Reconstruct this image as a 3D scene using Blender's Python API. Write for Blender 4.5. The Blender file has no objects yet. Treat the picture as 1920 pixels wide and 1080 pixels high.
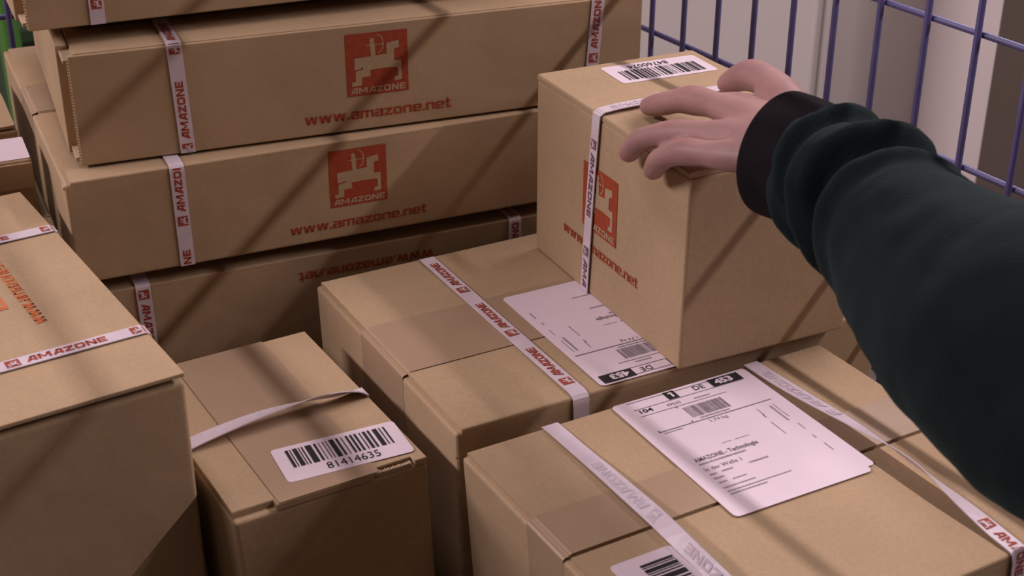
import bpy, bmesh, math, random
from mathutils import Vector, Matrix, noise
random.seed(7)
scene = bpy.context.scene
col = scene.collection

# ------------------------------------------------------------------ camera
PITCH, ROLL, FPX, ZC = 0.469, 0.0025, 2732.0, 1.3
cam_d = bpy.data.cameras.new('camera')
cam = bpy.data.objects.new('camera', cam_d); col.objects.link(cam)
fw = Vector((0, math.cos(PITCH), -math.sin(PITCH))); up = Vector((0, math.sin(PITCH), math.cos(PITCH))); rt = Vector((1, 0, 0))
cr, sr = math.cos(ROLL), math.sin(ROLL)
RX = rt*cr + up*sr; UX = up*cr - rt*sr
M = Matrix(((RX.x, UX.x, -fw.x, 0), (RX.y, UX.y, -fw.y, 0), (RX.z, UX.z, -fw.z, ZC), (0, 0, 0, 1)))
cam.matrix_world = M
cam_d.sensor_width = 36; cam_d.lens = FPX*36/1920; cam_d.clip_start = .02
cam_d.dof.use_dof = True; cam_d.dof.focus_distance = 1.05; cam_d.dof.aperture_fstop = 16
scene.camera = cam

# ------------------------------------------------------------------ world, lamps, exposure
vs = scene.view_settings
vs.view_transform = 'Standard'; vs.look = 'None'; vs.gamma = 1; vs.exposure = 0.0; vs.use_curve_mapping = False
w = bpy.data.worlds.new('room_ambient'); scene.world = w; w.use_nodes = True
bg = w.node_tree.nodes['Background']; bg.inputs[0].default_value = (1.0, .58, .38, 1); bg.inputs[1].default_value = 0.075
YC = 0.5378                                        # yaw of the container
CN = Vector((math.cos(YC), math.sin(YC), 0)); CD = Vector((-math.sin(YC), math.cos(YC), 0))   # right / away
def cage_pt(n, d, z): return CN*n + CD*d + Vector((0, 0, z))
def tube_light(name, n, d, z, length, width, power, target, color):
    L = bpy.data.lights.new(name, 'AREA'); L.shape = 'RECTANGLE'; L.size = length; L.size_y = width
    L.energy = power; L.color = color
    o = bpy.data.objects.new(name, L); col.objects.link(o)
    p = cage_pt(n, d, z); zax = (p - target).normalized(); xax = CD.copy()
    yax = zax.cross(xax).normalized(); xax = yax.cross(zax).normalized()
    o.matrix_world = Matrix(((xax.x, yax.x, zax.x, p.x), (xax.y, yax.y, zax.y, p.y), (xax.z, yax.z, zax.z, p.z), (0, 0, 0, 1)))
LC = (1.0, .845, .89)
tube_light('tube_lamp_light', 1.50, .42, 1.93, 2.3, .010, 29, cage_pt(.45, .42, .8), LC)     # wall tube beyond the mesh
tube_light('tube_lamp_light', -1.8, 2.1, 2.3, 2.4, .20, 68, cage_pt(.45, 2.1, .8), LC)         # aisle row at the left
tube_light('tube_lamp_light', -.1, 1.95, 2.9, 2.4, .30, 21, cage_pt(.15, 1.95, .6), LC)          # ceiling row overhead

# ------------------------------------------------------------------ materials
MATS = {}
def nmat(name, rough=.6, spec=.3):
    m = bpy.data.materials.new(name); m.use_nodes = True; nt = m.node_tree
    b = nt.nodes['Principled BSDF']; b.inputs['Roughness'].default_value = rough
    b.inputs['Specular IOR Level'].default_value = spec
    MATS[name] = m
    return m, nt, b
def noise_col(nt, b, c1, c2, scale=8, detail=4, coord='Object', stretch=(1, 1, 1), bump=0, bscale=None, bdist=.001):
    tc = nt.nodes.new('ShaderNodeTexCoord'); mp = nt.nodes.new('ShaderNodeMapping'); mp.inputs['Scale'].default_value = stretch
    nt.links.new(tc.outputs[coord], mp.inputs['Vector'])
    n = nt.nodes.new('ShaderNodeTexNoise'); n.inputs['Scale'].default_value = scale; n.inputs['Detail'].default_value = detail
    nt.links.new(mp.outputs[0], n.inputs['Vector'])
    r = nt.nodes.new('ShaderNodeValToRGB'); r.color_ramp.elements[0].position = .35; r.color_ramp.elements[1].position = .65
    r.color_ramp.elements[0].color = (*c1, 1); r.color_ramp.elements[1].color = (*c2, 1)
    nt.links.new(n.outputs['Fac'], r.inputs['Fac']); nt.links.new(r.outputs[0], b.inputs['Base Color'])
    if bump:
        n2 = nt.nodes.new('ShaderNodeTexNoise'); n2.inputs['Scale'].default_value = bscale or scale; n2.inputs['Detail'].default_value = 3
        nt.links.new(mp.outputs[0], n2.inputs['Vector'])
        bp = nt.nodes.new('ShaderNodeBump'); bp.inputs['Strength'].default_value = bump; bp.inputs['Distance'].default_value = bdist
        nt.links.new(n2.outputs['Fac'], bp.inputs['Height']); nt.links.new(bp.outputs[0], b.inputs['Normal'])
    return mp, r
def cardboard(name, c, var=.06):
    m, nt, b = nmat(name, .78, .18)
    c1 = tuple(x*(1-var) for x in c); c2 = tuple(x*(1+var) for x in c)
    mp, r = noise_col(nt, b, c1, c2, 9, 5)
    # fine paper fibre over the broad variation
    n = nt.nodes.new('ShaderNodeTexNoise'); n.inputs['Scale'].default_value = 420; n.inputs['Detail'].default_value = 2
    nt.links.new(mp.outputs[0], n.inputs['Vector'])
    mx = nt.nodes.new('ShaderNodeMixRGB'); mx.blend_type = 'OVERLAY'; mx.inputs[0].default_value = .14
    nt.links.new(r.outputs[0], mx.inputs[1]); nt.links.new(n.outputs['Fac'], mx.inputs[2])
    nt.links.new(mx.outputs[0], b.inputs['Base Color'])
    # slack, faintly fluted panels
    n2 = nt.nodes.new('ShaderNodeTexNoise'); n2.inputs['Scale'].default_value = 14; n2.inputs['Detail'].default_value = 2
    nt.links.new(mp.outputs[0], n2.inputs['Vector'])
    bp = nt.nodes.new('ShaderNodeBump'); bp.inputs['Strength'].default_value = .35; bp.inputs['Distance'].default_value = .006
    nt.links.new(n2.outputs['Fac'], bp.inputs['Height']); nt.links.new(bp.outputs[0], b.inputs['Normal'])
    return m
CB = (.400, .285, .172)
cardboard('cardboard', CB)
cardboard('cardboard_edge', (.46, .345, .225), .12)
m, nt, b = nmat('tape', .42, .4); noise_col(nt, b, (.335, .232, .150), (.365, .255, .165), 12, 3, bump=.3, bscale=40, bdist=.002)
m, nt, b = nmat('label_paper', .5, .35); noise_col(nt, b, (.685, .58, .64), (.715, .605, .67), 20)
m, nt, b = nmat('strap_plastic', .38, .4); noise_col(nt, b, (.57, .49, .545), (.63, .545, .60), 60, bump=.25, bscale=900, bdist=.0004)
m, nt, b = nmat('red_ink', .7, .2); noise_col(nt, b, (.285, .050, .022), (.345, .064, .027), 160)
m, nt, b = nmat('orange_ink', .7, .2); noise_col(nt, b, (.50, .135, .045), (.58, .165, .055), 160)
m, nt, b = nmat('strap_ink', .6, .2); noise_col(nt, b, (.28, .050, .028), (.36, .070, .036), 300)
m, nt, b = nmat('angled_strap_ink', .6, .2); noise_col(nt, b, (.15, .075, .10), (.20, .10, .13), 300)  # strap ink for the tall box; its grey-violet look at that angle painted in
m, nt, b = nmat('faint_ink', .6, .2); noise_col(nt, b, (.49, .415, .475), (.53, .45, .51), 300)
m, nt, b = nmat('black_ink', .6, .25); noise_col(nt, b, (.016, .015, .016), (.024, .022, .024), 200)
m, nt, b = nmat('grey_ink', .6, .25); noise_col(nt, b, (.15, .13, .15), (.24, .20, .23), 300)
m, nt, b = nmat('fine_print_ink', .6, .25); noise_col(nt, b, (.20, .17, .20), (.38, .32, .37), 700)
m, nt, b = nmat('wire_paint', .42, .5); noise_col(nt, b, (.072, .066, .180), (.095, .086, .225), 30)
m, nt, b = nmat('platform_steel', .6, .4); noise_col(nt, b, (.05, .05, .055), (.09, .088, .09), 8, bump=.2)
m, nt, b = nmat('skin', .5, .35)
mp, r = noise_col(nt, b, (.30, .170, .160), (.365, .205, .190), 38, 4, bump=.16, bscale=260, bdist=.0008)
b.inputs['Subsurface Weight'].default_value = .12; b.inputs['Subsurface Radius'].default_value = (.008, .003, .002); b.inputs['Subsurface Scale'].default_value = .5
m, nt, b = nmat('nail', .3, .5); noise_col(nt, b, (.60, .37, .35), (.64, .41, .39), 60)
m, nt, b = nmat('sweatshirt', .95, .1); noise_col(nt, b, (.0060, .0105, .0118), (.0090, .0150, .0165), 26, 4, bump=.5, bscale=700, bdist=.0008)
b.inputs['Sheen Weight'].default_value = .08; b.inputs['Sheen Roughness'].default_value = .5; b.inputs['Sheen Tint'].default_value = (.3, .5, .5, 1)
m, nt, b = nmat('cuff_knit', .95, .1); noise_col(nt, b, (.0085, .0070, .0085), (.012, .0095, .012), 40, 4, bump=.5, bscale=600, bdist=.0008)
m, nt, b = nmat('concrete', .8, .2); noise_col(nt, b, (.16, .145, .14), (.22, .20, .19), 4, 8, bump=.2)
m, nt, b = nmat('wall_paint', .7, .25); noise_col(nt, b, (.74, .66, .63), (.78, .70, .67), 1.2)
m, nt, b = nmat('cabinet_paint', .45, .4); noise_col(nt, b, (.54, .495, .47), (.57, .525, .50), 1.5, stretch=(1, 1, .3))
m, nt, b = nmat('column_paint', .6, .3); noise_col(nt, b, (.10, .080, .062), (.13, .100, .080), 1.5)
m, nt, b = nmat('green_paint', .45, .4); noise_col(nt, b, (.05, .16, .02), (.07, .20, .03), 5)
m, nt, b = nmat('dark_green_plastic', .6, .3); noise_col(nt, b, (.022, .045, .02), (.035, .06, .03), 5)
m, nt, b = nmat('dark_blue_plastic', .6, .3); noise_col(nt, b, (.03, .03, .06), (.045, .045, .08), 5)

# ------------------------------------------------------------------ helpers
class MB:
    def __init__(s): s.v = []; s.f = []
    def poly(s, pts):
        i = len(s.v); s.v += [tuple(p) for p in pts]; s.f.append(tuple(range(i, i+len(pts))))
    def box(s, a, b):
        (x0, y0, z0), (x1, y1, z1) = a, b; i = len(s.v)
        s.v += [(x0, y0, z0), (x1, y0, z0), (x1, y1, z0), (x0, y1, z0), (x0, y0, z1), (x1, y0, z1), (x1, y1, z1), (x0, y1, z1)]
        for q in ((0, 3, 2, 1), (4, 5, 6, 7), (0, 1, 5, 4), (1, 2, 6, 5), (2, 3, 7, 6), (3, 0, 4, 7)): s.f.append(tuple(i+k for k in q))
    def rings(s, rs, cap0=True, cap1=True, close=True):
        i = len(s.v); n = len(rs[0])
        for r in rs: s.v += [tuple(p) for p in r]
        for k in range(len(rs)-1):
            for j in range(n if close else n-1):
                a = i+k*n+j; b_ = i+k*n+(j+1) % n
                s.f.append((a, b_, b_+n, a+n))
        if cap0: s.f.append(tuple(i+j for j in reversed(range(n))))
        if cap1: s.f.append(tuple(i+(len(rs)-1)*n+j for j in range(n)))
    def tube(s, a, b, r, n=8):
        a = Vector(a); b = Vector(b); t = (b-a).normalized()
        x = t.orthogonal().normalized(); y = t.cross(x)
        s.rings([[p + x*r*math.cos(2*math.pi*k/n) + y*r*math.sin(2*math.pi*k/n) for k in range(n)] for p in (a, b)])
    def build(s, name, mat, parent=None, smooth=False, xf=None):
        me = bpy.data.meshes.new(name)
        me.from_pydata([tuple(xf(Vector(p))) for p in s.v] if xf else s.v, [], s.f); me.update()
        return link(name, me, mat, parent, smooth)
def link(name, me, mat, parent=None, smooth=False):
    me.materials.clear(); me.materials.append(MATS[mat])
    if smooth:
        for p in me.polygons: p.use_smooth = True
    o = bpy.data.objects.new(name, me); col.objects.link(o); o.parent = parent
    return o
def tag(o, label, cat, group=None):
    o['label'] = label; o['category'] = cat
    if group: o['group'] = group
    return o
def struct(o): o['kind'] = 'structure'; return o
def empty(name, loc, rz=0):
    o = bpy.data.objects.new(name, None); col.objects.link(o); o.location = loc; o.rotation_euler = (0, 0, rz)
    o.empty_display_size = .05
    return o
def bevel_box(name, a, b, bev, mat, parent, xf=None, seg=2, skip=None):
    bm = bmesh.new(); mb = MB(); mb.box(a, b)
    vs_ = [bm.verts.new(p) for p in mb.v]
    for f in mb.f: bm.faces.new([vs_[k] for k in f])
    es = [e for e in bm.edges if not (skip and skip(e))]
    bmesh.ops.bevel(bm, geom=es, offset=bev, segments=seg, affect='EDGES', profile=.6)
    if xf:
        for v in bm.verts: v.co = xf(v.co)
    bmesh.ops.recalc_face_normals(bm, faces=bm.faces)
    me = bpy.data.meshes.new(name); bm.to_mesh(me); bm.free()
    return link(name, me, mat, parent)

# --- lettering -----------------------------------------------------
def R4(x0, y0, x1, y1): return [(x0, y0), (x1, y0), (x1, y1), (x0, y1)]
def oct_(x0, y0, x1, y1, c): return [(x0+c, y0), (x1-c, y0), (x1, y0+c), (x1, y1-c), (x1-c, y1), (x0+c, y1), (x0, y1-c), (x0, y0+c)]
def ring(w_, h, c, tx, ty):
    A = oct_(0, 0, w_, h, c); B = oct_(tx, ty, w_-tx, h-ty, c*.35)
    return [[A[i], A[(i+1) % 8], B[(i+1) % 8], B[i]] for i in range(8)]
T_, H_ = .30, .25
GL = {
 'o': (1.15, ring(1.15, 1, .2, T_, H_)),
 'n': (1.15, [R4(0, 0, T_, 1), R4(T_, 1-H_, 1.0, 1), [(1.15-T_, 0), (1.15, 0), (1.15, .85), (1.0, 1), (1.15-T_, 1)]]),
 'm': (1.75, [R4(0, 0, T_, 1), R4(T_, 1-H_, 1.6, 1), R4(.725, 0, .725+T_, 1), [(1.75-T_, 0), (1.75, 0), (1.75, .85), (1.6, 1), (1.75-T_, 1)]]),
 'a': (1.1, [R4(.05, 1-H_*.9, 1.0, 1), [(1.1-T_, 0), (1.1, 0), (1.1, .87), (1.0, 1), (1.1-T_, 1)], R4(.05, .42, 1.0, .62), R4(0, .08, T_, .56), R4(.08, 0, 1.0, .2)]),
 'e': (1.12, [R4(.1, 1-H_*.9, 1.02, 1), R4(0, .1, T_, .9), R4(.1, 0, 1.08, .2), R4(.2, .40, 1.12, .57), R4(1.12-T_, .45, 1.12, .9)]),
 'z': (1.05, [R4(0, 1-H_, 1.05, 1), R4(0, 0, 1.05, H_), [(0, H_*.9), (.42, H_*.9), (1.05, 1-H_*.9), (.63, 1-H_*.9)]]),
 't': (.75, [R4(.14, .08, .14+T_, 1.3), R4(0, .78, .72, 1), R4(.22, 0, .75, .22)]),
 'w': (1.65, [[(0, 1), (.33, 1), (.58, 0), (.26, 0)], [(.26, 0), (.58, 0), (.98, 1), (.68, 1)], [(.68, 1), (.98, 1), (1.36, 0), (1.05, 0)], [(1.05, 0), (1.36, 0), (1.65, 1), (1.33, 1)]]),
 '.': (.32, [R4(0, 0, .30, .25)]),
 'A': (1.22, [[(0, 0), (.36, 0), (.9, 1), (.55, 1)], R4(.9, 0, 1.22, 1), [(.42, .2), (.92, .2), (.92, .42), (.5, .42)], [(.55, 1), (.62, .78), (1.0, .78), (1.0, 1)]]),
 'M': (1.5, [R4(0, 0, .3, 1), R4(1.2, 0, 1.5, 1), [(.0, 1), (.36, 1), (.85, .2), (.65, .2)], [(1.5, 1), (1.14, 1), (.65, .2), (.85, .2)]]),
 'Z': (1.1, [R4(0, .76, 1.1, 1), R4(0, 0, 1.1, .24), [(0, .2), (.42, .2), (1.1, .8), (.68, .8)]]),
 'O': (1.2, ring(1.2, 1, .18, .3, .24)),
 'N': (1.2, [R4(0, 0, .3, 1), R4(.9, 0, 1.2, 1), [(0, 1), (.36, 1), (1.2, 0), (.84, 0)]]),
 'E': (1.05, [R4(0, 0, .32, 1), R4(.3, .78, 1.05, 1), R4(.3, .4, .98, .6), R4(.3, 0, 1.05, .22)]),
}
def word(s, length, height, gap=.16):
    x = 0; out = []
    for ch in s:
        w_, ps = GL[ch]
        for p in ps: out.append([(q[0]+x, q[1]) for q in p])
        x += w_+gap
    k = length/(x-gap)
    return [[(a*k, b_*height) for a, b_ in p] for p in out]
_fc = {}
def font(s, bold=0.0):
    """outline text as a list of polygons, baseline at 0, cap height 1"""
    key = (s, bold)
    if key in _fc: return _fc[key]
    cu = bpy.data.curves.new('t', 'FONT'); cu.body = s; cu.size = 1.0; cu.offset = bold; cu.resolution_u = 2
    o = bpy.data.objects.new('t', cu); col.objects.link(o)
    me = bpy.data.meshes.new_from_object(o.evaluated_get(bpy.context.evaluated_depsgraph_get()))
    P = [[(me.vertices[i].co.x/.70, me.vertices[i].co.y/.70) for i in f.vertices] for f in me.polygons]
    bpy.data.objects.remove(o); bpy.data.curves.remove(cu); bpy.data.meshes.remove(me)
    _fc[key] = P
    return P
def ftext(s, x, y, length, height, bold=.0):
    P = font(s, bold); xs = [q[0] for p in P for q in p]; a, b_ = min(xs), max(xs)
    k = length/(b_-a)
    return [[(x+(q[0]-a)*k, y+q[1]*height) for q in p] for p in P]
def arc(cx, cy, rx, ry, a0, a1, t, n=10):
    out = []
    for i in range(n):
        p = [math.radians(a0+(a1-a0)*k/n) for k in (i, i+1)]
        out.append([(cx+(rx+s*t)*math.cos(q), cy+(ry+s*t)*math.sin(q)) for q, s in ((p[0], .5), (p[1], .5), (p[1], -.5), (p[0], -.5))])
    return out
def emblem_figure():
    """horse with archer, unit square, v measured from the top"""
    P = []
    def f(pts): P.append([(a, 1-b_) for a, b_ in pts])
    f([(.426+.04*math.cos(i*.785), .124+.042*math.sin(i*.785)) for i in range(8)])            # head
    f([(.385, .165), (.47, .165), (.475, .39), (.405, .39)])                                  # torso
    f([(.33, .197), (.62, .188), (.62, .202), (.33, .211)])                                   # arrow
    P.extend([[(a, 1-b_) for a, b_ in q] for q in arc(.50, .19, .105, .15, -80, 80, .018)])   # bow
    f([(.655, .195), (.86, .165), (.86, .28), (.80, .285), (.775, .32), (.775, .40), (.655, .40)])  # horse head and neck
    f([(.133, .39), (.655, .365), (.775, .38), (.775, .487), (.83, .60), (.60, .585), (.38, .60), (.133, .50)])
    f([(.133, .49), (.235, .50), (.235, .57), (.133, .57)])
    f([(.265, .42), (.40, .50), (.38, .61), (.385, .695), (.245, .705), (.145, .60), (.265, .58)])
    f([(.145, .60), (.26, .58), (.245, .70), (.235, .83), (.14, .80)])
    f([(.08, .775), (.16, .76), (.235, .83), (.08, .84)])
    f([(.76, .487), (.89, .487), (.89, .62), (.83, .62)])
    f([(.83, .58), (.89, .58), (.89, .80), (.83, .80)])
    f([(.77, .75), (.85, .73), (.89, .80), (.77, .815)])
    return P
def ccw(p): return p if sum(p[i-1][0]*p[i][1]-p[i][0]*p[i-1][1] for i in range(len(p))) > 0 else p[::-1]
FIG = [ccw(p) for p in emblem_figure()]
def sq(P, x, y, s): return [[(x+a*s, y+b_*s) for a, b_ in p] for p in P]

# --- cartons ---------------------------------------------------------
class Carton:
    """local coordinates (u right, v away, z up) measured from the top front-left corner"""
    def __init__(s, name, label, x, y, z, yaw, w_, d, h, lean=0.0, group=None, k=1.0):
        s.w, s.d, s.h, s.lean = w_, d, h, lean
        c, sn = math.cos(yaw), math.sin(yaw)
        base = Vector(((x + c*w_/2 - sn*d/2)*k, (y + sn*w_/2 + c*d/2)*k, (z - h)*k + ZC))
        s.o = empty(name, base, yaw); s.o.scale = (k, k, k); tag(s.o, label, 'box', group)
    def xf(s, p): return Vector((p[0] - s.w/2 + s.lean*(-p[2]), p[1] - s.d/2, p[2] + s.h))
    def plate(s, name, a, b_, mat='cardboard', bev=.0012, parent=None, seg=2):
        return bevel_box(name, a, b_, bev, mat, parent or s.o, s.xf, seg)
    def frame(s, face):
        if face == 'top': return lambda a, b_, e: (a, b_, e)
        if face == 'front': return lambda a, b_, e: (a, -e, b_)
        if face == 'left': return lambda a, b_, e: (-e, s.d - a, b_)      # a runs from the back edge towards the viewer
    def prints(s, name, polys, face, mat, e=.0004, parent=None, place=None):
        fr = s.frame(face); mb = MB()
        for i_, p in enumerate(polys):
            q = ccw([place(*t) for t in p] if place else p)
            mb.poly([fr(a, b_, e+i_*(3e-6 if len(polys) < 40 else 0)) for a, b_ in q])
        return mb.build(name, mat, parent or s.o, xf=s.xf)
    def emblem(s, face, x, y, size, mat='red_ink', place=None, e=.0):
        base = s.prints('logo', [R4(x, y, x+size, y+size)], face, mat, .0004+e, place=place)
        s.prints('logo_figure', sq(FIG, x, y, size), face, 'cardboard', .0006+e, base, place)
        P = [[(x+size*.05+a, y+size*.035+b_) for a, b_ in p] for p in word('AMAZONE', size*.9, size*.10)]
        s.prints('logo_lettering', P, face, 'cardboard', .0006+e, base, place)
        return base
    def web(s, face, x, y, length, height, mat='red_ink', place=None, e=.0):
        P = [[(x+a, y+b_) for a, b_ in p] for p in word('www.amazone.net', length, height)]
        return s.prints('web_address', P, face, mat, .0004+e, place=place)
    def sheet(s, name, x0, y0, x1, y1, face='top', place=None, e=.0003, r=.003, mat='label_paper', th=.0003):
        pts = []
        for cx, cy, a0 in ((x1-r, y1-r, 0), (x0+r, y1-r, 90), (x0+r, y0+r, 180), (x1-r, y0+r, 270)):
            for k in range(5):
                a = math.radians(a0+k*22.5); pts.append((cx+r*math.cos(a), cy+r*math.sin(a)))
        fr = s.frame(face); q = [place(*t) for t in pts] if place else pts
        mb = MB(); mb.rings([[fr(a, b_, e-th) for a, b_ in q], [fr(a, b_, e) for a, b_ in q]])
        return mb.build(name, mat, s.o, xf=s.xf)

def rsc(c, seam_v=None, step=.0026, gap=.0012, inset=.004):
    """slotted carton: closed body, two long outer flaps that meet along a seam parallel to u"""
    t = step
    bevel_box('body', (0, 0, -c.h), (c.w, c.d, -t), .0028, 'cardboard', c.o, c.xf, 3)
    sv = c.d/2 if seam_v is None else seam_v
    for a, b_ in ((0.0, sv-gap), (sv+gap, c.d)):
        prof = [(a, -t-.002), (a, -.0014), (a+.0006, -.0004), (a+.0022, 0)] if a == 0 else [(a, -t), (a, -.0003), (a+.0003, 0)]
        prof += [(b_-.0022, 0), (b_-.0006, -.0004), (b_, -.0014), (b_, -t-.002)] if b_ == c.d else [(b_-.0003, 0), (b_, -.0003), (b_, -t)]
        n = 7; rs = []
        for k in range(n):
            u = inset + (c.w-2*inset)*k/(n-1)
            rs.append([(u, v, z) for v, z in prof])
        mb = MB(); mb.rings(rs[::-1]); mb.build('flap', 'cardboard', c.o, xf=c.xf)
def tape(c, v0, v1, drop=.05, u1=None):
    u1 = c.w+.0006 if u1 is None else u1
    path = [(-.00015, -drop), (-.00015, -.004), (-.00005, -.0022), (.0012, -.0012), (.0035, -.0008), (.0060, .0005), (.012, .0006), (u1, .0006)]
    mb = MB(); mb.rings([[(u, v0, z) for u, z in path], [(u, v1, z) for u, z in path]], False, False, close=False)
    return mb.build('tape', 'tape', c.o, xf=c.xf)

class Ribbon:
    def __init__(s, pts, width, th=.0007):
        s.p = [(Vector(a), Vector(b_).normalized()) for a, b_ in pts]; s.w = width; s.th = th
        s.s = [0]
        for k in range(1, len(s.p)): s.s.append(s.s[-1] + (s.p[k][0]-s.p[k-1][0]).length)
    def at(s, q):
        k = 0
        while k < len(s.s)-2 and q > s.s[k+1]: k += 1
        L = s.s[k+1]-s.s[k]; f = (q-s.s[k])/L
        p = s.p[k][0].lerp(s.p[k+1][0], f); wd = s.p[k][1].lerp(s.p[k+1][1], f).normalized()
        t = (s.p[k+1][0]-s.p[k][0]).normalized()
        return p, wd, t
    def nrm(s, k):
        a = s.p[max(0, k-1)][0]; b_ = s.p[min(len(s.p)-1, k+1)][0]
        return s.p[k][1].cross((b_-a).normalized()).normalized()
    def build(s, c):
        rs = []
        for k, (p, wd) in enumerate(s.p):
            n = s.nrm(k); h = wd*s.w/2
            rs.append([p-h, p+h, p+h*.98+n*s.th, p-h*.98+n*s.th])
        mb = MB(); mb.rings(rs); s.c = c
        s.o = mb.build('strap', 'strap_plastic', c.o, xf=c.xf)
        return s.o
    def smooth(s, n=3):
        P = s.p; out = []
        for k in range(len(P)-1):
            a = [P[max(0, k-1)], P[k], P[k+1], P[min(len(P)-1, k+2)]]
            for j in range(n):
                t = j/n
                cr_ = lambda i: .5*((2*a[1][i]) + (-a[0][i]+a[2][i])*t + (2*a[0][i]-5*a[1][i]+4*a[2][i]-a[3][i])*t*t + (-a[0][i]+3*a[1][i]-3*a[2][i]+a[3][i])*t**3)
                out.append((cr_(0), cr_(1).normalized()))
        out.append(P[-1]); s.__init__(out, s.w, s.th); return s
    def prints(s, starts, rev=False, mat='strap_ink', lo=0, hi=9, length=.060):
        for s0 in starts: s.print_one([s0], rev, mat, lo, hi, length)
    def print_one(s, starts, rev, mat, lo, hi, length):
        """logo and wordmark repeated along the strap; starts = s of each logo's first edge"""
        PS = {'logo': [], 'logo_figure': [], 'lettering': []}
        lg = s.w*.70
        for s0 in starts:
            b0 = -lg/2
            PS['logo'] += [(s0, p) for p in sq([R4(0, 0, .5, 1), R4(.5, 0, 1, 1)], 0, b0, lg)]
            PS['logo_figure'] += [(s0, p) for p in sq([[(a, (b_-.15)*1.15) for a, b_ in p] for p in FIG if len(p) != 4 or True], lg*.04, b0+lg*.0, lg*.92)]
            PS['lettering'] += [(s0, [(a+lg*1.45, b_-s.w*.25) for a, b_ in p]) for p in word('AMAZONE', length, s.w*.52)]
        for nm in ('logo', 'lettering', 'logo_figure'):
            mb = MB()
            for s0, p in PS[nm]:
                ss = [(s0-a) if rev else (s0+a) for a, b_ in p]
                if min(ss) < max(lo, 0) or max(ss) > min(hi, s.s[-1]): continue
                q = []
                for (a, b_), sv in zip(p, ss):
                    pos, wd, t = s.at(sv); n = wd.cross(t).normalized()
                    q.append(pos + wd*(b_ if rev else -b_) + n*(s.th + (.00045 if nm == 'logo_figure' else .00025)))
                mb.poly(q)
            if mb.f: mb.build({'logo': 'strap_logo', 'lettering': 'strap_lettering', 'logo_figure': 'strap_logo_figure'}[nm], 'strap_plastic' if nm == 'logo_figure' else mat, s.o, xf=s.c.xf)

SW = .0148
SB = .0120
def strap_front(c, u_bot, u_top, back=True, top_z=.0, width=SW):
    """strap up the front face and over the top to the back"""
    X = (1, 0, 0)
    pts = [((u_bot, -.0012, -c.h+.001), X), ((u_top, -.0012, top_z-.0045), X), ((u_top, -.0008, top_z-.0015), X), ((u_top, .0010, top_z+.0004), X), ((u_top, .0045, top_z+.0012), X)]
    pts += [((u_top, c.d*.5, top_z+.0011), X), ((u_top, c.d-.004, top_z+.0011), X)]
    if back: pts += [((u_top, c.d+.0012, top_z-.003), X), ((u_bot, c.d+.0012, -c.h+.001), X)]
    r = Ribbon(pts, width); r.build(c); return r

BARS = [(0, 2), (3, .7), (5, 3), (9, .7), (11, 1), (13.6, 4.2), (19.5, 1.5), (22.8, .5), (25.6, .6), (27.7, .6), (30, 3.2), (34.8, 1.5), (38.5, .6), (41.6, 1.5), (44.6, 1.5), (47.6, 1.5), (51.2, .8), (53.6, 2), (57, 1.5), (60.6, 3.2), (65.3, .8), (68, 1.2)]
def barcode_label(c, place, w_=.0822, h=.0389, digits='81414635', bars=BARS, name='barcode_label', face='top', e=.0004):
    lab = c.sheet(name, 0, 0, w_, h, face, place, e)
    k = w_*.80/69.2
    c.prints('barcode', [R4(w_*.10+a*k, h*.36, w_*.10+(a+b_)*k, h*.88) for a, b_ in bars], face, 'black_ink', e+.00025, lab, place)
    if digits: c.prints('barcode_number', ftext(digits, w_*.33, h*.10, w_*.42, h*.19), face, 'black_ink', e+.00025, lab, place)
    return lab
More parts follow.
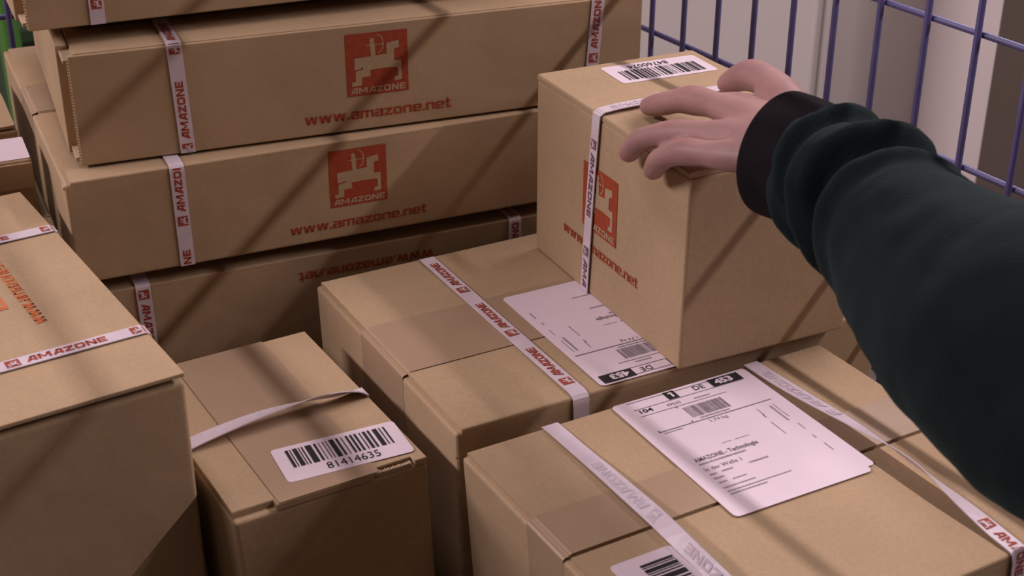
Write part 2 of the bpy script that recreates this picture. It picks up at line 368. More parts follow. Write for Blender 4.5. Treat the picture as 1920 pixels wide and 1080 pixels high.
def shipping_label(c, place, e=.0004):
    W, H = .105, .1411
    lab = c.sheet('shipping_label', 0, 0, W, H, 'top', place, e, .0035)
    mm = lambda L: [[(a/1000, b_/1000) for a, b_ in p] for p in L]
    pr = lambda nm, P, mat: c.prints(nm, P, 'top', mat, e+.00025, lab, place)
    lines = [R4(11, 138.4, 40, 139.0), R4(49, 138.0, 77, 138.6), R4(11, 129.3, 101, 129.8), R4(11, 120.6, 80, 121.1), R4(11, 98.6, 101, 99.4), R4(11, 98.6, 12, 101), R4(38, 119, 39.4, 121), R4(37.5, 99.4, 38.5, 101.5)]
    
    for ln in lines: pr('ruled_line', mm([ln]), 'grey_ink')
    pr('black_panel', mm([R4(40, 130.2, 48.6, 139.8)]), 'black_ink'); pr('black_panel', mm([R4(76.6, 129.8, 101.5, 139.6)]), 'black_ink')
    for P in ([[(a/1000, b_/1000) for a, b_ in p] for p in ([(44.0, 132), (45.8, 132), (45.8, 138), (44.3, 138)], [(42.6, 136.0), (44.1, 136.9), (44.3, 138), (42.6, 137.1)])], ftext('453', .0800, .1318, .0145, .0058, .05)): c.prints('panel_number', P, 'top', 'label_paper', e+.0005, lab, place)
    pr('country_code', ftext('DE', .0625, .1322, .0085, .0052), 'black_ink'); pr('depot_number', ftext('104', .0135, .1240, .0100, .0042, .02), 'black_ink')
    pr('postcode', ftext('49565', .0340, .1235, .0112, .0030), 'grey_ink'); pr('weight', ftext('1,74 kg', .0490, .0940, .0135, .0032), 'grey_ink')
    rnd = random.Random(5); x = 41.5; bars = []
    while x < 72.5:
        w_ = rnd.choice((.35, .35, .7, 1.0)); bars.append(R4(x, 104.2, min(x+w_, 72.8), 117.4)); x += w_+rnd.choice((.35, .5, .8))
    pr('barcode', mm(bars), 'grey_ink')['kind'] = 'stuff'
    pr('address_line', ftext('AMAZONE - Technologie', .0120, .0590, .0490, .0040, .02), 'grey_ink'); pr('address_line', ftext('In der Welle 1', .0120, .0478, .0280, .0036), 'grey_ink')
    def run(x0, y0, x1, h, vertical=False):      # rows of type too small to read
        x = x0; out = []
        while x < x1:
            w_ = rnd.uniform(.9, 2.2)
            out.append(R4(y0, x, y0+h, min(x+w_, x1)) if vertical else R4(x, y0, min(x+w_, x1), y0+h)); x += w_+.45
        return out
    fine = []
    for a in ((55.9, 123.4, 68.5, 1.3), (45.4, 101.2, 69, 1.4), (13.4, 96, 28, 1.0), (12.3, 55.2, 48.5, 1.5), (42, 42.8, 56.6, 1.5), (12, 43, 17.5, 1.3), (21, 43, 29.5, 1.5), (11.4, 38.4, 19.5, 1.1), (22.3, 33.2, 32.6, 1.1), (11.7, 33.4, 18, 1.1), (11, 27.6, 35.7, 1.1), (11.5, 23.4, 60, 1.0), (11.1, 20.3, 38.9, 1.1), (40, 69.5, 47, .6), (50, 69.5, 61, .6)): fine += run(*a)
    for a in ((84.2, 84.5, 93, .7), (81.5, 83.6, 86, 1.1), (59.6, 83, 75.4, .8), (72, 94.4, 92.5, 1.4), (75.5, 98, 93, .6), (58.3, 97.8, 66.5, .7), (46.3, 97.3, 50.4, .8), (30, 97.8, 39.2, .9)):
        fine += run(a[0], a[1], a[2], a[3], True)
    pr('fine_print', mm(fine), 'fine_print_ink')['kind'] = 'stuff'
    return lab
def rot_place(u0, v0, ang, flip=None):
    c_, s_ = math.cos(ang), math.sin(ang)
    def f(a, b_):
        if flip: a, b_ = flip[0]-a, flip[1]-b_
        return (u0 + c_*a - s_*b_, v0 + s_*a + c_*b_)
    return f

# ================================================================== SETTING
ZF = -.80          # container platform relative to the camera height
mb = MB(); mb.box((-5, -3, -.05), (5, 6, 0)); struct(mb.build('floor', 'concrete'))
mb = MB()
def cage_box(mb, n0, n1, d0, d1, z0, z1):
    P = [cage_pt(n, d, z) for z in (z0, z1) for n, d in ((n0, d0), (n1, d0), (n1, d1), (n0, d1))]; i = len(mb.v)
    mb.v += [tuple(p) for p in P]
    for q in ((0, 3, 2, 1), (4, 5, 6, 7), (0, 1, 5, 4), (1, 2, 6, 5), (2, 3, 7, 6), (3, 0, 4, 7)): mb.f.append(tuple(i+k for k in q))
cage_box(mb, 1.85, 1.95, -2.5, 5.0, 0, 3.0); struct(mb.build('wall_right', 'wall_paint'))
mb = MB(); cage_box(mb, -4, 1.85, 5.0, 5.1, 0, 3.0); struct(mb.build('wall_back', 'wall_paint'))

# --- wire roll container ------------------------------------------------
CS, N_R, D_B, N_L, D_F = .05, .8216, 1.36, -.12, .25
cage = empty('roll_container', cage_pt(.35, 1.0, 0), YC)
tag(cage, 'blue wire mesh roll container standing around the stacked boxes', 'roll container')
def cl(n, d, z): return (n-.35, d-1.0, z)
ZP = ZC+ZF
for z, nm in ((ZP, 'shelf'), (.20, 'platform')):
    mb = MB(); mb.box(cl(N_L, D_F, z-.03), cl(N_R-.004, D_B-.004, z-.0005)); mb.build(nm, 'platform_steel', cage)
d0 = 1.1138
H1, H2 = ZC-.4204, ZC-.3162
hs = [H1 + k*(H2-H1) for k in range(-4, 8)]
vme = None
def wire_at(a, b_, r=0.0027):
    m_ = MB(); m_.tube(a, b_, r); return m_.build('wire', 'wire_paint', cage, True)
k = -9
while d0 - CS*k > D_F:
    if vme is None:
        o = wire_at(cl(N_R, d0-CS*k, .2), cl(N_R, d0-CS*k, 1.62)); vme = (o, k)
    else:
        o = vme[0].copy(); col.objects.link(o); o.parent = cage; o.location = (0, -CS*(k-vme[1]), 0)
    k += 1
for z in hs: wire_at(cl(N_R+.0053, D_F, z), cl(N_R+.0053, D_B, z))
for z in hs: wire_at(cl(N_L, D_B+.006, z+.035), cl(N_R, D_B+.006, z+.035))
b0 = wire_at(cl(N_R-CS, D_B, .2), cl(N_R-CS, D_B, 1.62))
for j in range(1, 18):
    o = b0.copy(); col.objects.link(o); o.parent = cage; o.location = (-CS*j, 0, 0)
for n, d in ((N_R, D_B), (N_L, D_B), (N_R, D_F)):
    m_ = MB(); m_.tube(cl(n, d, .2), cl(n, d, 1.66), .0135, 12); m_.build('corner_post', 'wire_paint', cage, True)
for n0, e0, n1, e1 in ((N_R, D_F, N_R, D_B), (N_L, D_B, N_R, D_B)):
    m_ = MB(); m_.tube(cl(n0, e0, 1.65), cl(n1, e1, 1.65), .0115, 10); m_.build('top_rail', 'wire_paint', cage, True)
for n, d in ((N_L+.1, D_F+.1), (N_R-.08, D_F+.1), (N_L+.1, D_B-.1), (N_R-.08, D_B-.1)):
    m_ = MB(); c0 = Vector(cl(n, d, .062)); rs = []
    for x, r in ((-.016, .05), (-.013, .060), (.013, .060), (.016, .05)):
        rs.append([c0 + Vector((x, r*math.cos(q*math.pi/10), r*math.sin(q*math.pi/10))) for q in range(20)])
    m_.rings(rs); cw = m_.build('caster', 'platform_steel', cage, True)
    m_ = MB(); m_.box(cl(n-.024, d-.02, .06), cl(n-.019, d+.02, .165)); m_.box(cl(n+.019, d-.02, .06), cl(n+.024, d+.02, .165)); m_.build('fork', 'platform_steel', cw)

# --- background beyond the container -----------------------------------
def cage_xf(mbx): return mbx
cab = empty('storage_cabinet', cage_pt(1.60, 2.55, 0), YC); tag(cab, 'tall cream cabinet standing against the wall behind the wire mesh', 'cabinet')
bevel_box('body', (.018, -.834, .06), (.248, 1.2, 1.45), .02, 'cabinet_paint', cab, None, 4)
for y0, y1 in ((-.825, .18), (.19, 1.19)):
    bevel_box('door', (0, y0, .09), (.018, y1, 1.42), .008, 'cabinet_paint', cab, None, 3)
mb = MB(); mb.box((.03, -.80, 0), (.24, 1.15, .06)); mb.build('plinth', 'platform_steel', cab)
colm = empty('wall_column', cage_pt(1.75, .98, 0), YC); tag(colm, 'dark brown boxed column at the right behind the wire mesh', 'column')
bevel_box('shaft', (-.10, -.42, .12), (.0995, .455, 2.95), .09, 'column_paint', colm, None, 5)
bevel_box('base_block', (-.115, -.45, 0), (.0995, .47, .12), .01, 'column_paint', colm, None, 2)
rp = empty('rack_post', cage_pt(.515, 2.6, 0), YC); tag(rp, 'green steel rack post beyond the top left of the stack', 'post')
bevel_box('upright', (-.014, -.03, .01), (.014, .03, 2.0), .004, 'green_paint', rp, None, 2)
bevel_box('foot_plate', (-.06, -.06, 0), (.06, .06, .01), .002, 'green_paint', rp, None, 2)
tb = empty('plastic_tote', cage_pt(.62, 2.85, 0), YC); tag(tb, 'dark green plastic tote far behind the top left of the stack', 'tote')
bevel_box('tub', (-.085, -.15, 0), (.25, .15, .50), .015, 'dark_green_plastic', tb, None, 3)
bevel_box('rim', (-.095, -.16, .485), (.26, .16, .515), .006, 'dark_green_plastic', tb, None, 2)

# ================================================================== CARTONS
def flat_carton(c, step=.004):
    """die-cut carton: front panel lapped over recessed side walls, lid folded over"""
    t = step
    bevel_box('body', (.005, .006, -c.h), (c.w-.005, c.d, -t-.0006), .002, 'cardboard', c.o, c.xf, 2)
    bevel_box('front_panel', (0, 0, -c.h+.0005), (c.w, .0058, -t*.4), .0014, 'cardboard', c.o, c.xf, 3)
    bevel_box('side_panel', (-.0075, .040, -c.h+.001), (.0046, c.d-.001, -t*.5), .0012, 'cardboard', c.o, c.xf, 2)
    bevel_box('side_panel', (c.w-.0046, .020, -c.h+.001), (c.w+.0005, c.d-.001, -t*.5), .0012, 'cardboard', c.o, c.xf, 2)
    bevel_box('lid', (.0052, .003, -t), (c.w-.0052, c.d, 0), .0016, 'cardboard', c.o, c.xf, 3)
    mb = MB()                                         # frayed corrugated edge of the front panel
    n = int(c.h/.0032)
    for k in range(n):
        z = -c.h+.002 + (c.h-.006)*k/n; mb.box((-.0012, .0012, z), (.0002, .0046, z+.0017))
    mb.build('corrugated_edge', 'cardboard_edge', c.o, xf=c.xf)
    for z in (-.0085, -c.h+.006):                     # tuck tabs in the recess
        bevel_box('tuck_tab', (-.0045, .006, z-.002), (.006, .041, z+.002), .0008, 'cardboard_edge', c.o, c.xf, 2)

# --- the stack of flat boxes at the back
S1 = Carton('flat_carton', 'long flat box with red logo, second from top of the back stack', -.4189, 1.3193, -.4247, .3757, .6008, .40, .1128, group='boxes stacked at the back', k=.73)
flat_carton(S1)
S1.emblem('front', .2690, -.0755, .0655); S1.web('front', .2234, -.1000, .1570, .0082)
r = strap_front(S1, .1030, .0995); r.prints([-.0005, .1020])
r = strap_front(S1, .5400, .5475); r.prints([-.062, .0420, .146])

S2 = Carton('slotted_carton', 'deep flat box with red logo, third from top of the back stack', -.4274, 1.2833, -.5399, .425, .601, .4582, .1082, group='boxes stacked at the back', k=.73)
bevel_box('spacer_pad', (.05, .045, -S2.h-.0130), (S2.w-.03, S2.d-.03, -S2.h-.0002), .002, 'cardboard', S2.o, S2.xf, 2)  # added spacer pad, set back so the gap below the box shows dark
rsc(S2, .2100, inset=.006); tape(S2, .2130, .306, .035)
S2.emblem('front', .2620, -.0725, .0625); S2.web('front', .2172, -.0955, .1510, .0078)
r = strap_front(S2, .1085, .1075); r.prints([-.058, .0440, .1470], hi=.11)
bevel_box('corner_tab', (-.0012, .002, -.0085), (.006, .012, -.0045), .0008, 'cardboard_edge', S2.o, S2.xf, 2)

c_, s_ = math.cos(.4204), math.sin(.4204)
S3 = Carton('long_carton', 'long box with upside-down web address, bottom of the back stack', -.2667-.175*c_, 1.3305-.175*s_, -.6503, .4204, .6008, .42, .4235, group='boxes stacked at the back', k=.745)
rsc(S3, inset=.004)
flip = lambda a, b_: (.374-(a-.2258), -.0175-(b_+.1))     # this box lies upside down
S3.web('front', .2258, -.1, .1485, .0080, place=flip)
r = strap_front(S3, .0740, .0667); r.prints([S3.h-.0050, S3.h-.1090], rev=True)
r = strap_front(S3, .4700, .4701); r.prints([S3.h+.046, S3.h-.057], rev=True)

S0 = Carton('flat_carton', 'plain flat box on top of the back stack, cut by the frame', -.4731, 1.3839, -.2724, .4165, .6005, .40, .1500, group='boxes stacked at the back', k=.705)
flat_carton(S0)
bevel_box('spacer_pad', (.05, .05, -S0.h-.0150), (S0.w-.03, S0.d-.02, -S0.h-.0002), .002, 'cardboard', S0.o, S0.xf, 2)  # unseen spacer added under the top box; its inset keeps the gap dark
r = strap_front(S0, .0668, .0680); r.prints([-.0880, .0155, .119])

# --- big box at the left front
L = Carton('square_carton', 'large box at the left front with orange web address on its top', -.4865, .7443, -.529, .5836, .30, .3943, .4705, k=.80)
bevel_box('body', (0, 0, -L.h), (L.w, L.d, -.0085), .005, 'cardboard', L.o, L.xf, 4)
bevel_box('lid', (.001, -.0016, -.0034), (L.w-.0005, L.d, 0), .0010, 'cardboard', L.o, L.xf, 2)
bevel_box('inner_flap', (.004, .010, -.0088), (L.w-.004, L.d-.004, -.0036), .0006, 'cardboard_edge', L.o, L.xf, 1)
turn = lambda a, b_: (.2415-b_, .1290+a)                   # reads from the front towards the back
L.web('top', 0, 0, .1420, .0085, 'orange_ink', turn)
L.emblem('top', .0375, .0190, .0660, 'orange_ink', turn)
for v, st in ((.0755, (.0850, .1925, .2920-.305)), (.2955, (.0, .2955))):
    Y = (0, -1, 0)
    pts = [((-.0012, v, -L.h+.002), Y), ((-.0012, v, -.004), Y), ((-.0002, v, -.0005), Y), ((.003, v, .0010), Y), ((L.w-.003, v, .0010), Y), ((L.w+.0003, v, -.0006), Y), ((L.w+.0012, v, -.005), Y), ((L.w+.0012, v, -L.h+.002), Y)]
    r = Ribbon(pts, SW); r.build(L); o_ = r.s[3]-.003
    r.prints([o_+.1940, o_+.2880] if v < .1 else [o_+.1850, o_+.2880])

# --- small box with barcode
M1 = Carton('small_carton', 'small box with barcode label at the front, loose strap across its top', -.1614, .6941, -.5019, .5376, .1268, .1889, .298, .045)
bevel_box('body', (0, 0, -M1.h), (M1.w, M1.d, -.0045), .0026, 'cardboard', M1.o, M1.xf, 3)
mb = MB()                                                   # lid with two slots along its front edge
n0 = [(.0008, .0055), (.0265, .0055), (.0268, -.0003), (.0905, -.0003), (.0908, .0050), (.1180, .0050), (.1183, -.0003), (M1.w, -.0003), (M1.w, M1.d), (.0008, M1.d)]
mb.rings([[(a, b_, -.0044) for a, b_ in n0], [(a, b_, -.0006) for a, b_ in n0], [(a+(.0006 if a < .06 else -.0006), b_+.0005 if b_ < .1 else b_-.0005, 0) for a, b_ in n0]])
mb.build('lid', 'cardboard', M1.o, xf=M1.xf)
mb = MB()
for k in range(14):
    a = .0915 + .0255*k/14; mb.box((a, .0008, -.004), (a+.0012, .003+.0012*random.random(), -.0016))
mb.build('torn_slot', 'cardboard_edge', M1.o, xf=M1.xf)
M1.sheet('tape', .0285, -.0001, .0940, M1.d+.0002, 'top', e=.0005, r=.0008, mat='tape')
barcode_label(M1, rot_place(.0412, .0157, -.0897), e=.0008)
Y = (0, -1, 0)
pts = [((-.0012, .0800, -.12), Y), ((-.0012, .0830, -.012), Y), ((-.0002, .0835, .0004), Y), ((.003, .0840, .0022), Y), ((.022, .0850, .0050), (0, -1, .05)), ((.055, .0868, .0075), (0, -.95, .25)), ((.085, .0875, .0075), (0, -.8, .55)), ((.106, .0878, .0052), (0, -.7, .65)), ((.120, .0885, .0028), (0, -.85, .4)), ((M1.w+.0002, .0885, .0006), Y)]
Ribbon(pts, SB).smooth(3).build(M1)

# --- middle box
M2 = Carton('slotted_carton', 'wide box carrying the tall box, with upside-down shipping label and taped seam', -.0344, .7645, -.4869, .5002, .34, .2326, .313, .026)
rsc(M2, .1180); tape(M2, .0790, .1490, .055)
r = strap_front(M2, .0870, .0895, width=SB); r.prints([M2.h+.0125, M2.h+.0872, M2.h+.1620], lo=M2.h-.01, length=.042)
shipping_label(M2, rot_place(.1071, .0018, -.0119, (.105, .1411)), .0011)
mb = MB(); rnd = random.Random(3)                           # torn corner edge
for k in range(22):
    z = -.008-.115*rnd.random(); a = rnd.uniform(.0002, .0030)*rnd.random()**.5; h_ = rnd.uniform(.0015, .0060)
    mb.poly([(-.0006-a, -.0010, z), (.0014, -.0012-a*.6, z-h_*.3), (.0010, -.0014, z-h_), (-.0008, -.0006, z-h_*.8)])
mb.build('torn_edge', 'cardboard_edge', M2.o, xf=M2.xf)

# --- right front box
F = Carton('slotted_carton', 'wide box at the right front with shipping label and two twisted straps', .0912, .5646, -.5134, .5193, .296, .248, .3160, .066, k=.9645)
rsc(F, .1235); tape(F, .1245, .1660, .05)
shipping_label(F, rot_place(.109, .1055, -.0235), .0013)
F.sheet('label_backing', .1125, .1085, .2165, .2455, 'top', rot_place(.003, .0025, -.012), .0009, .003)
bc = lambda a, b_: (.0145+.0028+b_*1.10, .1035-a)            # turned so that its bars lie across
barcode_label(F, bc, digits='81414635', e=.0008)
X = (1, 0, 0)
pts = [((.0655, F.d+.0002, .0002), X), ((.0655, F.d-.004, .0012), X), ((.0655, .215, .0020), X), ((.0652, .185, .0035), (1, 0, .10)), ((.0645, .155, .0050), (1, 0, .30)), ((.064, .125, .0062), (.95, 0, .55)), ((.0630, .098, .0068), (.75, 0, .75)), ((.0625, .075, .0066), (.6, 0, .8)), ((.062, .045, .0050), (.8, 0, .5)), ((.062, .015, .0022), X), ((.062, .003, .0010), X), ((.062, -.0005, -.0010), X), ((.062, -.0012, -.006), X), ((.062, -.0012, -.12), X)]
pts = [(p, wd) for p, wd in reversed(pts)]
r = Ribbon(pts, SB).smooth(3); r.build(F)
E_ = r.s[-1]
r.prints([E_-.230, E_-.128], mat='faint_ink')
pts = [((.2305, F.d+.0002, .0002), X), ((.2305, F.d-.004, .0012), X), ((.2310, .215, .0022), X), ((.2320, .185, .0038), (1, 0, -.10)), ((.2335, .155, .0055), (.97, 0, -.25)), ((.2345, .125, .0068), (.85, 0, -.52)), ((.2350, .098, .0072), (.62, 0, -.78)), ((.2345, .075, .0066), (.70, 0, -.70)), ((.2330, .048, .0045), (.95, 0, -.30)), ((.2315, .020, .0022), X), ((.231, .003, .0010), X), ((.231, -.0005, -.0010), X), ((.231, -.0012, -.006), X), ((.231, -.0012, -.12), X)]
pts = [(p, wd) for p, wd in reversed(pts)]
r = Ribbon(pts, SB).smooth(3); r.build(F)
E_ = r.s[-1]; r.prints([.1600], rev=True, length=.044); r.prints([E_-.090], mat='faint_ink')

# --- tall box under the hand
T = Carton('tall_carton', 'small tall box with barcode label on top, held by the hand', .1108, .8391, -.3448, .4517, .135, .2117, .1415)
bevel_box('body', (0, 0, -T.h), (T.w, T.d, -.0042), .0022, 'cardboard', T.o, T.xf, 3)
mb = MB(); ls = [(0, -.0042), (-.0001, -.0012), (.0008, -.0003), (.003, 0), (T.w-.003, 0), (T.w-.0008, -.0003), (T.w, -.0012), (T.w, -.0042)]
mb.rings([[(u, v, z + (.0016 if v < .01 and u > .02 else 0)) for u, z in ls] for v in (.0006, .012, .06, .12, T.d)][::-1]); mb.build('lid', 'cardboard', T.o, xf=T.xf)
E2 = T.d
T.emblem('left', E2-.1370, -.0895, .0490)
T.web('left', E2-.1655, -.1068, .1085, .0058)
Y = (0, -1, 0)
pts = [((-.0014, .1290, -T.h+.001), Y), ((-.0016, .1240, -.07), Y), ((-.0014, .1185, -.0060), Y), ((-.0006, .1183, -.0010), Y), ((.0015, .1180, .0012), Y), ((.0055, .1178, .0020), Y), ((.03, .1200, .0022), Y), ((T.w-.004, .1230, .0012), Y), ((T.w+.0012, .1232, -.003), Y), ((T.w+.0012, .1260, -T.h+.001), Y)]
r = Ribbon(pts, SB*.85).smooth(3); r.build(T)
r.prints([.1215, .0365], rev=True, hi=.137, length=.050, mat='angled_strap_ink'); r.prints([.2240], rev=True, mat='faint_ink', lo=.1420, hi=.26)
barcode_label(T, rot_place(.0462, .1645, -.03, (.0800, .0389)), w_=.0800, digits='84760074')

# --- two boxes squeezed behind the large left box
def from_right(x, y, yaw, w_): return x - math.cos(yaw)*w_, y - math.sin(yaw)*w_
kx, ky = from_right(-.478, 1.350, .42, .26)
K1 = Carton('labelled_carton', 'box with white label on top, wedged between large left box and stack', kx, ky, -.541, .42, .26, .066, .5255, k=.75)
bevel_box('body', (0, 0, -K1.h), (K1.w, K1.d, -.0002), .0045, 'cardboard', K1.o, K1.xf, 4)
lab = K1.sheet('shipping_label', .08, .003, .2590, .0655, 'top', None, .0003, .002)
K1.prints('fine_print', [R4(.190, .020, .2045, .0212), R4(.192, .026, .201, .0272), R4(.210, .020, .2210, .0212)], 'top', 'fine_print_ink', .0006, lab)
bevel_box('bent_flap', (.0, -.0032, -.030), (K1.w-.001, -.0002, -.003), .0012, 'cardboard', K1.o, K1.xf, 2)
kx, ky = from_right(-.520, 1.440, .44, .26)
K2 = Carton('open_carton', 'plain box with curled flap behind the labelled box at the left edge', kx, ky, -.5420, .44, .26, .20, .5245, k=.75)
bevel_box('body', (0, 0, -K2.h), (K2.w, K2.d, -.003), .003, 'cardboard', K2.o, K2.xf, 3)
mb = MB(); rs = []
for k in range(9):
    u = .01 + (K2.w-.012)*k/8; prof = []
    for j in range(9):
        v = .001+.16*j/8; z = .0010 + .0045*math.sin(j/8*math.pi)**2 + .002*math.sin(k*.9)*(1-j/8)
        prof.append((u, v, z))
    rs.append(prof + [(a, b_, z-.003) for a, b_, z in reversed(prof)])
mb.rings(rs[::-1]); mb.build('curled_flap', 'cardboard', K2.o, xf=K2.xf)

# ================================================================== PERSON
TO = Vector((.1108, .8391, -.3448+ZC)); TX = Vector((math.cos(.4517), math.sin(.4517), 0)); TY = Vector((-math.sin(.4517), math.cos(.4517), 0))
def tl(p): return TO + TX*p[0] + TY*p[1] + Vector((0, 0, p[2]))
PB = Vector((.62, .28, 0))
person = empty('person', PB)
tag(person, 'person in dark green sweatshirt reaching in, left hand resting on the tall box', 'person')
def catmull(P, n):
    out = []
    for k in range(len(P)-1):
        a = [P[max(0, k-1)], P[k], P[k+1], P[min(len(P)-1, k+2)]]
        for j in range(n):
            t = j/n
            out.append([.5*((2*b1) + (-b0+b2)*t + (2*b0-5*b1+4*b2-b3)*t*t + (-b0+3*b1-3*b2+b3)*t**3) for b0, b1, b2, b3 in zip(*a)])
    out.append(list(P[-1])); return out
def limb(mb, P, n=6, seg=16, flat=1.0, upv=Vector((0, 0, 1)), tip=True):
    """P = (x, y, z, r); tapered tube with rounded end"""
    Q = catmull(P, n); rs = []
    C = [Vector(q[:3]) for q in Q]; R = [q[3] for q in Q]
    if tip:
        t = (C[-1]-C[-2]).normalized(); r0 = R[-1]; base = C[-1]
        for a in (25, 50, 70, 84):
            C.append(base + t*r0*math.sin(math.radians(a))); R.append(r0*math.cos(math.radians(a)))
    for k, c in enumerate(C):
        t = (C[min(k+1, len(C)-1)]-C[max(0, k-1)]).normalized()
        x = t.cross(upv).normalized(); y = x.cross(t).normalized()
        rs.append([tl(c + x*R[k]*math.cos(2*math.pi*j/seg) + y*R[k]*flat*math.sin(2*math.pi*j/seg)) - PB for j in range(seg)])
    mb.rings(rs)
hand = MB()
FING = {
 'index':  [(.034, -.040, .038, .0115), (.0390, .0030, .0345, .0112), (.0400, .0330, .0275, .0092), (.0405, .0594, .0205, .0096), (.0390, .0760, .0160, .0083), (.0375, .0885, .0120, .0082), (.0350, .1010, .0085, .0070)],
 'middle': [(.022, -.060, .042, .0122), (.0239, -.0180, .0385, .0120), (.0268, .0160, .0345, .0094), (.0283, .0455, .0290, .0103), (.0265, .0620, .0230, .0088), (.0251, .0753, .0172, .0088), (.0262, .0950, .0090, .0074)],
 'ring':   [(.012, -.075, .040, .0118), (.0080, -.0376, .0355, .0112), (.0010, -.0080, .0285, .0090), (-.0045, .0148, .0215, .0098), (-.0085, .0310, .0150, .0084), (-.0110, .0451, .0070, .0083), (-.0092, .0600, -.0065, .0072)],
 'little': [(.010, -.085, .036, .0090), (-.0042, -.0525, .0305, .0105), (-.0100, -.0320, .0260, .0086), (-.0133, -.0144, .0215, .0093), (-.0155, -.0010, .0150, .0080), (-.0158, .0111, .0075, .0080), (-.0100, .0280, -.0070, .0069)],
 'thumb':  [(.024, -.085, .036, .0090), (.0440, -.0450, .0430, .0125), (.0530, -.0180, .0465, .0122), (.0600, .0080, .0470, .0108), (.0625, .0300, .0450, .0116), (.0640, .0460, .0385, .0100), (.0640, .0580, .0310, .0084)],
}
for nm, P in FING.items(): limb(hand, P, 6, 18, .92)
# back of the hand, wrist and forearm: oval sections (centre, half width, half thickness)
secs = [((.0185, -.012, .0335), (.0205, .0200, .003), .0100), ((.0180, -.028, .0345), (.0270, .0240, .003), .0135), ((.0195, -.050, .0370), (.0300, .0180, .003), .0160), ((.0230, -.080, .0380), (.0270, .008, .002), .0165), ((.0235, -.105, .0340), (.0230, .002, 0), .0170), ((.0210, -.130, .0290), (.0220, 0, 0), .0180)]
for fp, fr_ in (((.1935, .7240, -.3150), .023), ((.2130, .6390, -.3290), .031), ((.2480, .5620, -.3290), .037)):
    q = Vector((fp[0], fp[1], fp[2]+ZC)) - TO; secs.append(((q.dot(TX), q.dot(TY), q.z), (fr_, -fr_*.2, 0), fr_))
rs = []
for c, wv, th in [tuple(x) for x in secs]:
    rs.append([tl(Vector(c) + Vector(wv)*math.cos(2*math.pi*j/24) + Vector((0, 0, th))*math.sin(2*math.pi*j/24)) - PB for j in range(24)])
hand.rings(rs)
me = bpy.data.meshes.new('hand_raw'); me.from_pydata(hand.v, [], hand.f); me.update()
bm = bmesh.new(); bm.from_mesh(me); bmesh.ops.recalc_face_normals(bm, faces=bm.faces); bm.to_mesh(me); bm.free()
tmp = bpy.data.objects.new('hand_raw', me); col.objects.link(tmp)
md = tmp.modifiers.new('r', 'REMESH'); md.mode = 'VOXEL'; md.voxel_size = .0016; md.use_smooth_shade = True
md = tmp.modifiers.new('s', 'SMOOTH'); md.factor = .5; md.iterations = 7
hm = bpy.data.meshes.new_from_object(tmp.evaluated_get(bpy.context.evaluated_depsgraph_get()))
bpy.data.objects.remove(tmp)
link('hand', hm, 'skin', person, True)
nt = MATS['skin'].node_tree; b = nt.nodes['Principled BSDF']; src = b.inputs['Base Color'].links[0].from_socket
geo = nt.nodes.new('ShaderNodeTexCoord')
spots = [(FING[f][3][:3], .011, (.30, .125, .125), .55) for f in ('index', 'middle', 'ring', 'little')] + [(FING[f][-1][:3], .013, (.36, .165, .170), .55) for f in ('index', 'middle', 'ring', 'little', 'thumb')] + [(FING['thumb'][4][:3], .011, (.31, .14, .135), .5)]
for p, r_, colr, amt in spots:                        # redder knuckles and fingertips
    q = tl(Vector(p) + (Vector((0, 0, .008)) if r_ < .012 else Vector((0, 0, 0)))) - PB
    ds = nt.nodes.new('ShaderNodeVectorMath'); ds.operation = 'DISTANCE'; ds.inputs[1].default_value = q
    nt.links.new(geo.outputs['Object'], ds.inputs[0])
    mr = nt.nodes.new('ShaderNodeMapRange'); mr.inputs['From Min'].default_value = r_*.25; mr.inputs['From Max'].default_value = r_; mr.inputs['To Min'].default_value = amt; mr.inputs['To Max'].default_value = 0
    mr.interpolation_type = 'SMOOTHSTEP'; nt.links.new(ds.outputs['Value'], mr.inputs['Value'])
    mx = nt.nodes.new('ShaderNodeMixRGB'); mx.inputs[2].default_value = (*colr, 1)
    nt.links.new(mr.outputs[0], mx.inputs[0]); nt.links.new(src, mx.inputs[1]); src = mx.outputs[0]
nt.links.new(src, b.inputs['Base Color'])
for nm in ('ring', 'little', 'middle', 'index'):              # fingernails
    P = FING[nm]; a = Vector(P[-2][:3]); e = Vector(P[-1][:3]); t = (e-a).normalized()
    x = t.cross(Vector((0, 0, 1))).normalized(); y = x.cross(t).normalized(); r_ = P[-1][3]; mb = MB(); rs = []
    for k in range(6):
        q = k/5; c = e + t*(r_*(-.55+1.25*q)); wd = .62*(1-.35*q*q); lift = r_*(.93 - .34*max(0, q-.35)**1.2)
        rs.append([tl(c + x*r_*wd*s_ + y*(lift*math.cos(s_*.75)+.0003*(1 if lay else -1))) - PB for lay, row in ((1, (-1, -.5, 0, .5, 1)), (0, (1, .5, 0, -.5, -1))) for s_ in row])
    mb.rings(rs); mb.build('fingernail', 'nail', person, True)

def wpt(x, y, z): return Vector((x, y, z+ZC))
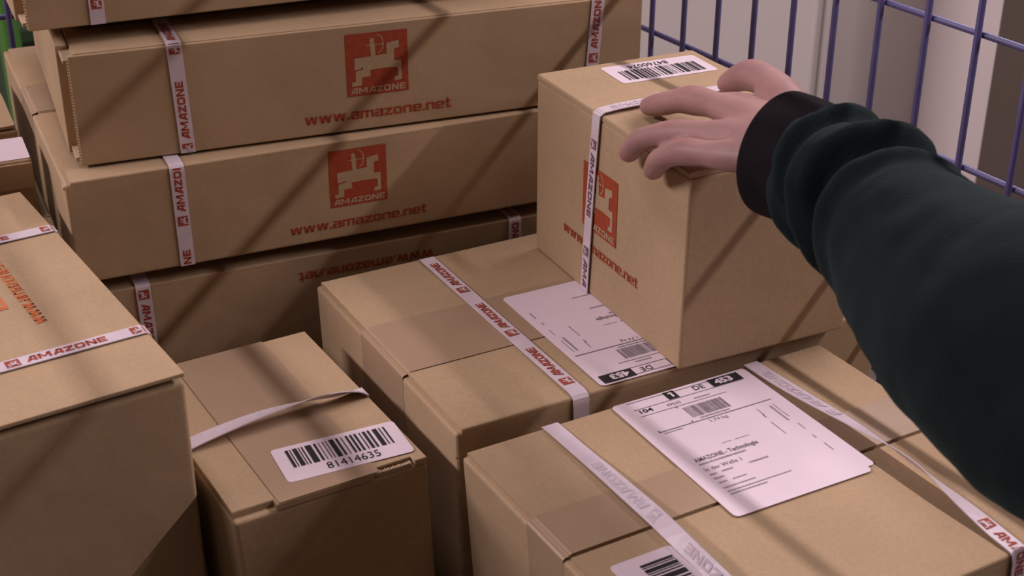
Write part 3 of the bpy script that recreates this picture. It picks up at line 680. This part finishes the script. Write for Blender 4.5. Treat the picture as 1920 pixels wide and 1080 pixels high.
# sleeve axis: (world point, radius)
AX = [(wpt(.1560, .7945, -.3140), .0358), (wpt(.1740, .7690, -.3135), .0365), (wpt(.1935, .7240, -.3150), .0355), (wpt(.2025, .6840, -.3185), .0430), (wpt(.2145, .6390, -.3235), .0500), (wpt(.2270, .6020, -.3245), .0580), (wpt(.2510, .5620, -.3220), .0680), (wpt(.2980, .5150, -.3250), .0690), (wpt(.3700, .4600, -.2950), .0670), (wpt(.4500, .4000, -.2100), .0720), (wpt(.5200, .3400, -.1000), .0790), (wpt(.5600, .3000, .0000), .0860)]
A = catmull([(p.x, p.y, p.z, r) for p, r in AX], 16)
C = [Vector(q[:3]) for q in A]; Rr = [q[3] for q in A]
S = [0]
for k in range(1, len(C)): S.append(S[-1]+(C[k]-C[k-1]).length)
def sleeve_ring(k, extra=0.0, folds=True, seg=72):
    t = (C[min(k+1, len(C)-1)]-C[max(0, k-1)]).normalized()
    x = t.cross(Vector((0, 0, 1))).normalized(); y = x.cross(t).normalized(); out = []
    for j in range(seg):
        a = 2*math.pi*j/seg; r = Rr[k]+extra; s_ = S[k]
        if folds:
            ph = s_ + .012*math.sin(a+.6) + .006*math.sin(2*a+1.1)
            env = max(0, min(1, (s_-.022)/.02))*max(0, min(1, (.135-s_)/.03))
            r += env*(.0034*math.sin(ph*2*math.pi/.036) + .0016*math.sin(ph*2*math.pi/.017+2*a))
            lip = ph-.074                                     # bunched roll of cloth and the crease behind it
            r += .0050*math.exp(-(lip/.011)**2) - .0055*math.exp(-((lip-.019)/.0070)**2)
            q = x*math.cos(a)+y*math.sin(a)
            r += .0028*noise.noise((C[k]+q*.05)*22) + .0012*noise.noise((C[k]+q*.05)*60)
        out.append(C[k] + (x*math.cos(a) + y*math.sin(a)*1.04)*r - PB)
    return out
kc = next(k for k in range(len(S)) if S[k] > .030)
rs = [sleeve_ring(k, -.0030 + .0040*min(1, (k-kc+3)/6)) for k in range(kc-3, len(C))]
mb = MB(); mb.rings(rs[::-1], True, True); mb.build('sleeve', 'sweatshirt', person, True)
rs = []
for k in range(0, kc+1):
    q = k/kc; rs.append(sleeve_ring(k, .0004-.0018*q*q + (-.0016 if k == 0 else 0), False))
inner = [sleeve_ring(k, -.0042, False) for k in (0, 2, kc)]
mb = MB(); mb.rings((inner[::-1]+rs)[::-1], False, False); mb.build('cuff', 'cuff_knit', person, True)
